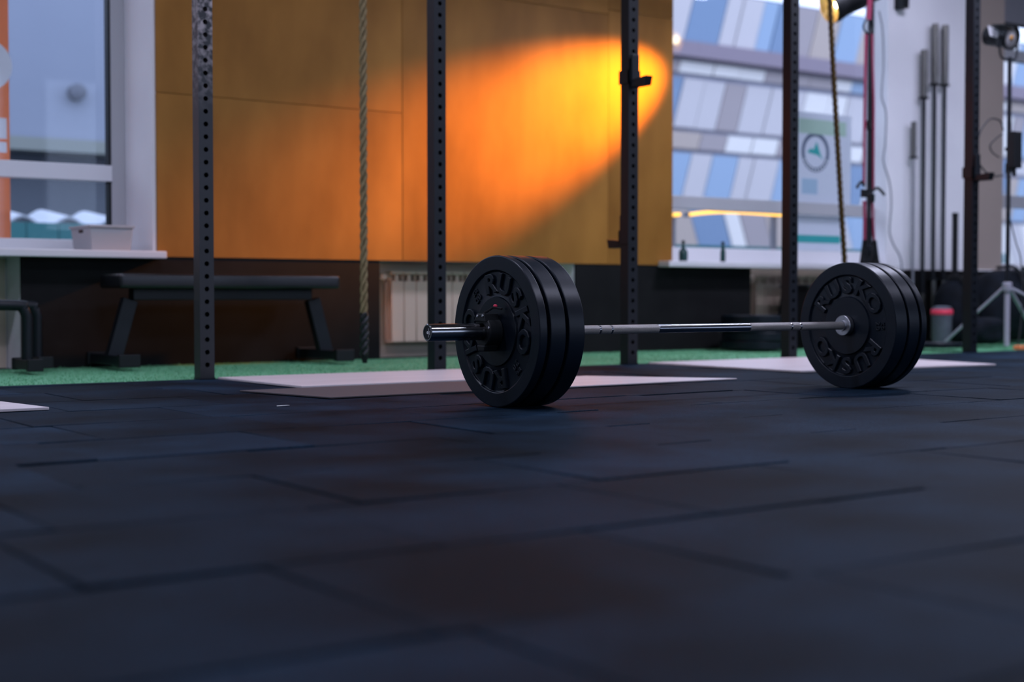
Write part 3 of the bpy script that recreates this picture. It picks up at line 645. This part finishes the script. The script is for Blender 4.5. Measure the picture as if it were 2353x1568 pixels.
def flap(name, corners, m):
    P = [at(x, y, Y=s2y + dy) for (x, y, dy) in corners]; n = (P[1] - P[0]).cross(P[3] - P[0]).normalized() * .002
    part(name, MB().add([p - n for p in P] + [p + n for p in P], [(0, 1, 2, 3), (7, 6, 5, 4), (0, 4, 5, 1), (1, 5, 6, 2), (2, 6, 7, 3), (3, 7, 4, 0)]), m, l2)
flap('barn_door', [(2278, 56, -.17), (2314, 56, -.17), (2328, 70, -.06), (2298, 68, -.06)], M['black_plastic'])
flap('side_door', [(2270, 58, -.17), (2296, 72, -.06), (2291, 87, -.06), (2275, 82, -.17)], M['pvc'])
part('yoke', MB().tube(smoothpath([c2 + Vector((-.085, 0, 0)), c2 + Vector((-.088, 0, -.06)), c2 + Vector((-.07, 0, -.125)), c2 + Vector((0, 0, -.135)), c2 + Vector((.07, 0, -.125)), c2 + Vector((.088, 0, -.06)), c2 + Vector((.085, 0, 0))], 6), .007, 8), M['black_steel'], l2, 0, 40)
part('tilt_handle', MB().tube([c2 + Vector((-.08, 0, 0)), c2 + Vector((-.12, -.01, -.01))], .014, 12).tube([c2 + Vector((-.12, -.012, .0)), c2 + Vector((-.125, -.014, -.075))], .007, 8), M['black_plastic'], l2, 0, 40)
b0, b1 = at(2297, 385, Y=s2y - .03), at(2338, 305, Y=s2y - .03)
pb = thing('power_supply', 'black power supply box strapped to the right light stand', 'power supply', ((b0.x + b1.x) / 2, s2y, b0.z))
cx_ = (b0.x + b1.x) / 2; bw = .085
part('case', BOX((cx_ - bw / 2 + .035, s2y - .075, b0.z), (cx_ + bw / 2 + .03, s2y - .02, b1.z)), M['black_plastic'], pb, .005)
part('strap', MB().lathe([(.0175, 0), (.024, 0), (.024, .02), (.0175, .02)], (s2x, s2y, (b0.z + b1.z) / 2), (0, 0, 1), 18, True), M['black_plastic'], pb)
part('plug', MB().tube([(cx_ + .03, s2y - .05, b0.z), (cx_ + .03, s2y - .05, b0.z - .05)], .012, 10), M['black_plastic'], pb, 0, 40)
def cable(name, px, Y, r, m, label, ytilt=0):
    pts = [at(x, y, Y=Y + ytilt * i) for i, (x, y) in enumerate(px)]
    o = part(name, MB().tube(smoothpath(pts, 7), r, 8), m, None, 0, 60); return tag(o, label, 'cable', 'lamp cables')
cable('power_cable', [(2306, 300), (2298, 278), (2275, 274), (2255, 298), (2245, 330), (2242, 350), (2250, 375), (2265, 395), (2285, 405), (2302, 403)], s2y - .03, .005, M['cable'], 'large black cable loop left of the right light stand')
cable('power_cable', [(2303, 308), (2285, 322), (2275, 335), (2280, 350), (2296, 362)], s2y - .045, .0045, M['cable'], 'small inner cable loop at the power supply box')
cable('power_cable', [(2318, 392), (2316, 420), (2315, 480), (2325, 520), (2335, 560), (2346, 600), (2349, 700), (2340, 795)], s2y - .05, .004, M['cable'], 'black cable trailing from the power supply box to the floor')
cable('power_cable', [(2020, 25), (2028, 70), (2030, 150), (2026, 220), (2036, 260), (2034, 330), (2030, 370), (2044, 420), (2048, 470), (2044, 530), (2052, 560), (2068, 590), (2073, 625), (2078, 700), (2090, 790)], 6.62, .0055, M['grey_cable'], 'grey wavy cable running down the white pier beside the window')
o = part('wall_speaker', BOX((at(2070, 5, Y=6.66).x, 6.64, at(2076, 17, Y=6.64).z), (at(2084, 5, Y=6.66).x, 6.72, at(2076, 17, Y=6.64).z + .16)), M['black_plastic'], None, .004)
tag(o, 'small black box fixed high on the white pier', 'wall box')

# ------------------------------------------------------------------ red suspension straps
ss = thing('suspension_straps', 'red suspension straps with black buckles and foot loops before the right window', 'suspension straps', (at(1992, 600, Y=5.9).x, 5.9, .5))
def strap(name, px, wdt, m, dy=0):
    pts = [at(x, y, Y=5.9 + dy) for (x, y) in px]; mb = MB()
    for a, b in zip(pts[:-1], pts[1:]): mb.bar(a, b, wdt, .004, (0, 1, 0))
    return part(name, mb, m, ss)
zt = CEIL
topA = at(1999, -10, Y=5.9)
strap('anchor_strap', [(1999, -560), (1999, 0), (1996, 45)], .042, M['red'])
k = part('carabiner', MB().tube(smoothpath([at(1990, 45, Y=5.9), at(1984, 62, Y=5.9), at(1994, 78, Y=5.9), at(2004, 62, Y=5.9), at(1998, 45, Y=5.9)], 5), .006, 8), M['black_steel'], ss, 0, 40)
strap('web_strap', [(1990, 78), (1987, 240), (1985, 428)], .022, M['red'])
strap('web_strap', [(2004, 78), (2008, 240), (2007, 440)], .016, M['red'], .02)
for (x, y, lab) in ((1986, 440, 0), (2002, 450, .02)):
    a = at(x, y + 14, Y=5.9 + lab); b = part('buckle', BOX((a.x - .022, a.y - .012, a.z), (a.x + .022, a.y + .012, a.z + .05)), M['black_plastic'], ss, .004)
part('strap_tail', MB().tube(smoothpath([at(1986, 428, Y=5.89), at(1980, 418, Y=5.88), at(1972, 426, Y=5.87), at(1969, 432, Y=5.87)], 4), .009, 8), M['black_plastic'], ss, 0, 40)
part('strap_tail', MB().tube(smoothpath([at(2004, 440, Y=5.91), at(2015, 432, Y=5.9), at(2024, 438, Y=5.9), at(2032, 448, Y=5.9)], 4), .009, 8), M['black_plastic'], ss, 0, 40)
strap('lower_strap', [(1986, 462), (1987, 500), (1986, 556)], .026, M['red'])
strap('lower_strap', [(2005, 462), (2006, 500), (2009, 556)], .018, M['red'], .02)
for (x, dx) in ((1986, 7), (2010, 7)):
    a, b, c = at(x, 552, Y=5.9), at(x - dx, 604, Y=5.9), at(x + dx, 604, Y=5.9)
    part('foot_loop', MB().bar(a, b, .024, .010, (0, 1, 0)).bar(a, c, .024, .010, (0, 1, 0)).bar(b, c, .030, .030, (0, 1, 0)), M['black_plastic'], ss, .002)

# ------------------------------------------------------------------ barbells stored upright against the pier
def vbar(px, ytop, ycol, label, m_shaft, thin=1.):
    Yb = 6.664; p = at(px, ytop, Y=Yb); zt_, zc_ = p.z, at(px, ycol, Y=Yb).z; x = p.x; L = zt_ - zc_
    t = thing('stored_barbell', label, 'barbell', (x, Yb, .02), 'barbells stored upright against the pier')
    R = .025 * thin
    part('shaft', MB().tube([(x, Yb, .02 + L), (x, Yb, zc_)], .0135 * thin, 14), m_shaft, t, 0, 40)
    for (a, b) in ((zc_ + .015, zt_), (.02, .02 + L - .015)):
        part('sleeve', MB().lathe([(0, 0), (R - .002, 0), (R, .002), (R, b - a - .002), (R - .002, b - a), (0, b - a)], (x, Yb, a), (0, 0, 1), 24), M['aged_steel'], t, 0, 40)
    for z in (zc_, .005 + L):
        part('collar', MB().lathe([(0, 0), (.033 * thin, 0), (.036 * thin, .003), (.036 * thin, .012), (.033 * thin, .015), (0, .015)], (x, Yb, z), (0, 0, 1), 24), M['black_steel'], t, 0, 40)
vbar(2100, 280, 365, 'short steel barbell stored upright, leftmost of the four', M['steel'], .8)
vbar(2124, 115, 228, 'medium barbell with dark shaft stored upright, second of the four', M['black_steel'])
vbar(2149, 55, 197, 'long barbell with dark shaft stored upright, third of the four', M['black_steel'])
vbar(2172, 58, 199, 'long barbell with dark shaft stored upright, rightmost of the four', M['black_steel'])
p = at(2195, 490, Y=6.42)
t = thing('black_post', 'short thick black pole standing beside the stored barbells', 'pole', (p.x, 6.42, .004))
part('shaft', MB().tube([(p.x, 6.42, .03), (p.x, 6.42, p.z - .01)], .021, 16), M['black_plastic'], t, 0, 40)
part('cap', MB().lathe([(0, 0), (.0225, 0), (.0225, .02), (.019, .024), (0, .024)], (p.x, 6.42, p.z - .022), (0, 0, 1), 16), M['black_plastic'], t, 0, 40)
part('base', MB().lathe([(0, 0), (.045, 0), (.045, .015), (.03, .03), (0, .03)], (p.x, 6.42, .004), (0, 0, 1), 24), M['black_plastic'], t, 0, 40)

# ------------------------------------------------------------------ plates stacked flat and a black box by the fourth upright
def flat_plate(x, y, z, R, t, label):
    th = thing('bumper_plate', label, 'weight plate', (x, y, z), 'black plates stacked flat on the turf')
    e = .005; d = .005
    b = part('plate_body', MB().lathe([(.0256, 0), (R - e, 0), (R, e), (R, t - e), (R - e, t), (R * .82, t), (R * .8, t - d), (R * .47, t - d), (R * .45, t), (.0256, t)], (x, y, z), (0, 0, 1), 64, True), M['plate'], th, 0, 30)
    part('hub_ring', MB().lathe([(.0254, .001), (.034, t - .001), (.034, t + .001), (.0254, t + .001)], (x, y, z), (0, 0, 1), 32, True), M['steel'], b)
fx = at(1748, 780, Y=6.32)
z = .006
for i, (R, t_, lab) in enumerate(((.225, .052, 'black plate at the bottom of the flat stack on the turf'), (.225, .052, 'black plate second from the bottom of the flat stack on the turf'), (.225, .05, 'black plate third from the bottom of the flat stack on the turf'), (.225, .052, 'black plate on top of the flat stack on the turf'))):
    flat_plate(fx.x + (.0, .012, -.008, .01)[i], 6.36 + (.0, -.01, .008, 0)[i], z, R, t_, lab); z += t_ + .0006
q0, q1 = at(1783, 655, Y=6.42), at(1960, 655, Y=6.42); q0.x = at(1776, 700, Y=6.68).x
pbx = thing('plyo_box', 'black box with a padded lid standing behind the fourth upright', 'box', ((q0.x + q1.x) / 2 + .1, 6.55, .006))
part('body', MB().add([(q0.x - .0, 6.40, .006), (q1.x, 6.40, .006), (q1.x, 6.68, .006), (q0.x - .0, 6.68, .006), (q0.x + .06, 6.43, q0.z - .02), (q1.x - .03, 6.43, q0.z - .02), (q1.x - .03, 6.66, q0.z - .02), (q0.x + .06, 6.66, q0.z - .02)], [(0, 3, 2, 1), (4, 5, 6, 7), (0, 1, 5, 4), (1, 2, 6, 5), (2, 3, 7, 6), (3, 0, 4, 7)]), M['black_matt'], pbx, .004)
part('lid', BOX((q0.x + .05, 6.42, q0.z - .0195), (q1.x - .02, 6.67, q0.z + .004)), M['vinyl'], pbx, .006)

# ------------------------------------------------------------------ bags and gear in the right corner
def blob(c, r, seed, p=2.6, amp=.06, n=28, mrow=16, flat=True):
    rs = np.random.default_rng(seed); ph = rs.uniform(0, 6.28, 8); fr = rs.integers(2, 6, 8); mb = MB(); v = []
    for i in range(mrow + 1):
        th = PI * i / mrow
        for j in range(n):
            a = 2 * PI * j / n
            sgn = lambda u: math.copysign(abs(u) ** (2 / p), u)
            x, y, z_ = sgn(math.sin(th)) * sgn(math.cos(a)), sgn(math.sin(th)) * sgn(math.sin(a)), sgn(math.cos(th))
            k = 1 + amp * (math.sin(fr[0] * a + ph[0]) * math.sin(fr[1] * th + ph[1]) + .6 * math.sin(fr[2] * a + fr[3] * th + ph[2])) * math.sin(th)
            v.append((c[0] + r[0] * x * k, c[1] + r[1] * y * k, max(c[2] + r[2] * z_ * k, .006)))
    f = [(i * n + j, i * n + (j + 1) % n, (i + 1) * n + (j + 1) % n, (i + 1) * n + j) for i in range(mrow) for j in range(n)]
    return mb.add(v, f)
def bag(px, py, Y, r, seed, label, handle=True, name='sandbag'):
    c = at(px, py, Y=Y); t = thing(name, label, 'bag', (c.x, Y, .006), 'dark bags piled in the right corner')
    c.z = max(c.z, r[2] * .92 + .004)
    b = part('bag_body', blob(c, r, seed), M['bag'], t, 0, 70)
    if handle:
        for s in (-.35, .35):
            part('strap', MB().tube(smoothpath([(c.x + s * r[0], Y - r[1] * .99, c.z - r[2] * .3), (c.x + s * r[0], Y - r[1] * 1.03, c.z + r[2] * .35), (c.x + s * r[0], Y - r[1] * .6, c.z + r[2] * 1.02), (c.x + s * r[0], Y + r[1] * .2, c.z + r[2] * 1.05)], 5), .012, 6), M['black_plastic'], t, 0, 60)
    return t
bag(2330, 700, 6.28, (.42, .20, .25), 4, 'big dark bag slumped behind the right light stand, largest of the pile')
bag(2195, 725, 6.30, (.13, .14, .23), 9, 'dark rounded bag between the stored barbells and the rightmost upright')
bag(2262, 760, 5.96, (.20, .10, .09), 12, 'low flat dark bag at the foot of the rightmost upright', False)
c = at(2164, 760, Y=6.15)
t = thing('grey_pouch', 'grey pouch with a bright red top band standing on the turf beside the bags', 'pouch', (c.x, 6.15, .006))
ztp = at(2164, 713, Y=6.15).z
part('pouch_body', MB().lathe([(0, 0), (.055, 0), (.062, .02), (.066, ztp - .06), (.070, ztp - .036), (0, ztp - .036)], (c.x, 6.15, .006), (0, 0, 1), 24), M['grey_cloth'], t, 0, 50)
part('top_band', MB().lathe([(0, 0), (.0715, 0), (.073, .004), (.073, .030), (.066, .036), (0, .036)], (c.x, 6.15, ztp - .0295), (0, 0, 1), 24), M['red_gloss'], t, 0, 50)
part('flap', MB().lathe([(0, 0), (.066, 0), (.06, .014), (.03, .022), (0, .022)], (c.x, 6.15, ztp + .0066), (0, 0, 1), 24), M['grey_cloth'], t, 0, 50)
f = at(2285, 806, Z=.004)
flat_plate(f.x - .02, f.y + .40, .0125, .16, .03, 'flat black plate lying on the floor by the foot of the right light stand')
c = at(2344, 806, Z=0); t = part('orange_block', BOX((c.x - .0, c.y, .004), (c.x + .10, c.y + .05, .030)), M['orange'], None, .005); tag(t, 'small orange block on the floor at the right edge', 'block')

# ------------------------------------------------------------------ outside
struct(part('ground_outside', BOX((-40, 7.3, -.9), (80, 70, -.8)), mat('wet_asphalt', (.10, .11, .12), .5, col2=(.14, .15, .16), scale=1.5)))
struct(part('ground_rear', BOX((-40, -60, -.9), (60, -4.0, -.8)), mat('wet_asphalt_rear', (.16, .17, .18), .6)))
# panelled building seen through the right windows
FY = 22.0
fm = [mat('facade_' + n_, c_, .5) for n_, c_ in (('white', (.72, .68, .64)), ('pale_lilac', (.52, .48, .48)), ('blue', (.16, .24, .36)), ('light_blue', (.27, .37, .50)), ('mauve', (.33, .28, .28)), ('tan', (.42, .34, .29)))]
bd = thing('panelled_building', 'building clad in slanted white, blue and mauve panels outside the right windows', 'building', (28, FY, -.8))
part('backing_wall', BOX((12, FY + .06, -.8), (52, FY + 8, at(1850, 12, Y=FY).z)), mat('facade_backing', (.25, .25, .31), .8), bd)
zz = lambda y: at(1700, y, Y=FY).z
rows = [(at(1850, 14, Y=FY).z, zz(112), .30), (zz(152), zz(182), .30), (zz(190), zz(305), .30), (zz(310), zz(352), .30), (zz(357), zz(478), .30), (zz(482), zz(600), -.35)]  # last row leans the other way: the mirrored reflection built as panels
SHAPES = {}
for ri, (zh, zl, lean_) in enumerate(rows):
    x = 13.0
    while x < 50:
        wd = random.choice((.45, .6, .75, .75, .95)); key = (ri, wd)
        for_m = random.choices(range(6), (5, 4, 2, 2, 3, 2))[0]
        kk = (ri, wd, for_m)
        if kk not in SHAPES:
            h = zh - zl; e = lean_ * h
            me = bpy.data.meshes.new('facade_panel'); mb = MB().prism([(0, 0), (wd - .03, 0), (wd - .03 + e, h - .04), (e, h - .04)], 0, .05, 'XZ'); me.from_pydata(mb.v, [], mb.f); finish(me, 0, 0); me.materials.append(fm[for_m]); SHAPES[kk] = me
        if 17 < x < 46: inst('facade_panel', SHAPES[kk], bd, (x, FY + random.uniform(-.03, 0), zl))
        x += wd
part('cornice_beam', BOX((12, FY - .25, zz(150)), (52, FY + .05, zz(116))), mat('facade_beam', (.24, .19, .23), .6), bd)
# grey building through the left window
GY = 17.0
g = thing('grey_building', 'plain grey-blue building outside the left window', 'building', (2, GY, -.8))
part('rendered_wall', BOX((-10, GY, at(130, 330, Y=GY).z), (10.5, GY + 5, 4.2)), mat('grey_render', (.25, .28, .35), .8, col2=(.23, .26, .33), scale=.6), g)
part('ledge', BOX((-10, GY - .35, at(130, 348, Y=GY - .35).z), (10.5, GY, at(130, 318, Y=GY - .35).z)), mat('olive_ledge', (.22, .24, .22), .7), g)
part('lower_wall', BOX((-10, GY + .02, -.8), (10.5, GY + 5, at(130, 330, Y=GY).z)), mat('slate_wall', (.085, .10, .125), .8), g)
c = at(172, 214, Y=GY)
vn = part('wall_vent', MB().lathe([(0, 0), (.09, 0), (.10, .02), (.10, .14), (.06, .16), (0, .16)], c, (0, -1, 0), 18), mat('vent_dark', (.08, .09, .12), .6), g, 0, 40)
# corrugated canopy roof edge
CYR = 12.5; mbc = MB(); v = []; fcs = []
x0, x1 = -4.0, 5.5; n_ = 240; zA = at(130, 508, Y=CYR).z; 
for i in range(n_ + 1):
    x = x0 + (x1 - x0) * i / n_; zc_ = zA + .045 * math.cos(2 * PI * x / .40)
    v += [(x, CYR, zc_), (x, CYR + .8, zc_ + .10), (x, CYR, zc_ - .02), (x, CYR + .8, zc_ + .08)]
for i in range(n_):
    a = 4 * i; b = a + 4; fcs += [(a, b, b + 1, a + 1), (a + 2, a + 3, b + 3, b + 2), (a, a + 2, b + 2, b)]
cn = thing('corrugated_canopy', 'white corrugated canopy roof outside the left window', 'canopy', (1, CYR, -.8))
part('corrugated_sheet', MB().add(v, fcs), mat('weathered_white_sheet', (.42, .45, .50), .6), cn, 0, 50)
for x in (-3.6, .5, 5.2): part('post', BOX((x - .05, CYR + .7, -.8), (x + .05, CYR + .78, zA + .03)), M['grey_wall'], cn)
fn = thing('teal_fence', 'low teal fence outside the left window', 'fence', (1, 11.2, -.8))
for i in range(40):
    x = -4 + i * .25; part('fence_board', BOX((x + .004, 11.2, -.8), (x + .246, 11.23, at(100, 512, Y=11.2).z)), mat('teal_paint', (.03, .16, .17), .6) if i == 0 else bpy.data.materials['teal_paint'], fn)
fn2 = thing('teal_fence', 'low dark teal fence outside the right window', 'fence', (10, 10.5, -.8))
for i in range(26):
    x = 8 + i * .25; part('fence_board', BOX((x + .004, 10.5, -.8), (x + .246, 10.53, at(1700, 566, Y=10.5).z)), bpy.data.materials['teal_paint'], fn2)
# orange banner with a white disc by the left window
OB = 7.45; xa, xb2 = 1.1, at(22, 300, Y=OB).x
ob = thing('orange_banner', 'orange banner with a white disc hanging outside the left window', 'banner', (1.6, OB, .3))
part('cloth', BOX((xa, OB, .45), (xb2, OB + .002, 2.6)), M['orange_cloth'], ob)
dc = at(-34, 148, Y=OB); part('white_disc', MB().lathe([(0, 0), (.132, 0), (.132, .003), (0, .003)], (dc.x, OB - .0005, dc.z), (0, -1, 0), 48), M['white'], ob).scale = (1, 1, 1)
for (a, b) in ((315, 272), (347, 327)):
    p, q = at(-60, a, Y=OB), at(15, b, Y=OB); part('white_block', BOX((p.x, OB - .003, p.z), (q.x, OB - .0005, q.z)), M['white'], ob)
# posters on the right window
ps = thing('window_poster', 'white poster with a dark ring and green emblem on the right window', 'poster', (7, YR + .05, .95))
YP = YR + .045
a, b = at(1800, 464, Y=YP), at(1956, 268, Y=YP)
part('sheet', BOX((a.x, YP, zr1 + .002), (b.x, YP + .003, b.z)), M['backlit_white'], ps)
rc = at(1874, 350, Y=YP - .001); rr = abs(at(1874, 396, Y=YP).z - rc.z)
part('ring', MB().lathe([(rr * .78, 0), (rr, 0), (rr, .0008), (rr * .78, .0008)], (rc.x, YP - .0002, rc.z), (0, -1, 0), 48, True), mat('poster_slate', (.13, .16, .22), .6), ps)
for k in range(10):
    a_ = PI * (1.15 + .7 * k / 9); x, z = rc.x + rr * .89 * math.cos(a_), rc.z + rr * .89 * math.sin(a_)
    part('ring_mark', BOX((x - .007, YP - .0025, z - .008), (x + .007, YP - .0011, z + .008)), M['white'], ps)
em = rr * .62
part('emblem', MB().prism([(rc.x - em, rc.z - em * .05), (rc.x - em * .55, rc.z + em * .30), (rc.x - em * .25, rc.z + em * .18), (rc.x + em * .12, rc.z + em * .85), (rc.x + em * .35, rc.z + em * .35), (rc.x + em * .62, rc.z - em * .25), (rc.x + em * .9, rc.z - em * .55), (rc.x + em * .2, rc.z - em * .22)], YP - .002, YP - .0005, 'XZ'), mat('poster_teal', (.04, .42, .38), .6), ps)
p, q = at(1836, 305, Y=YP), at(1944, 282, Y=YP)
part('green_band', BOX((p.x, YP - .002, p.z), (q.x, YP - .0005, q.z)), mat('poster_green', (.50, .66, .50), .6), ps)
p, q = at(1842, 445, Y=YP), at(1878, 412, Y=YP)
part('pale_block', BOX((p.x, YP - .002, p.z), (q.x, YP - .0005, q.z)), mat('poster_pale_blue', (.45, .60, .70), .6), ps)
p2 = thing('window_poster', 'white notice with a teal stripe in the lower right pane', 'poster', (7, YP, .6))
a, b = at(1800, 566, Y=YP), at(1937, 490, Y=YP)
part('sheet', BOX((a.x, YP, zrb + .004), (b.x, YP + .003, zr0 - .004)), M['backlit_white'], p2)
p, q = at(1800, 556, Y=YP), at(1930, 543, Y=YP); part('teal_stripe', BOX((p.x, YP - .002, p.z), (q.x, YP - .0005, q.z)), bpy.data.materials['poster_teal'], p2)
# glowing streaks added outside the lower right pane as the lamp's reflection in it
am = emis('amber_reflection', (1., .50, .06), 2.2)
for (pts, lab) in (([(1546, 494), (1562, 493)], 'short amber streak outside the right window, added as a lamp reflection'), ([(1584, 493), (1620, 489), (1665, 487), (1720, 489), (1795, 494)], 'long amber streak outside the right window, added as a lamp reflection')):
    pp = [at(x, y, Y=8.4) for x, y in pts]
    t = thing('reflection_streak', lab, 'reflection streak', tuple(pp[0]))
    part('reflection_tube', MB().tube(smoothpath(pp, 5), .014, 10), am, t, 0, 60)
    for e_ in (pp[0], pp[-1]): part('bracket', BOX((e_.x - .01, 8.4, e_.z - .02), (e_.x + .01, 8.46, e_.z + .02)), M['grey_wall'], t)
    part('added_streak_post', BOX((pp[-1].x - .02, 8.47, -.8), (pp[-1].x + .02, 8.51, pp[-1].z + .02)), M['grey_wall'], t)  # post and rail only carry the added streak
    part('added_streak_rail', MB().tube([Vector((v_.x, 8.46, v_.z)) for v_ in pp], .008, 6), M['grey_wall'], t)
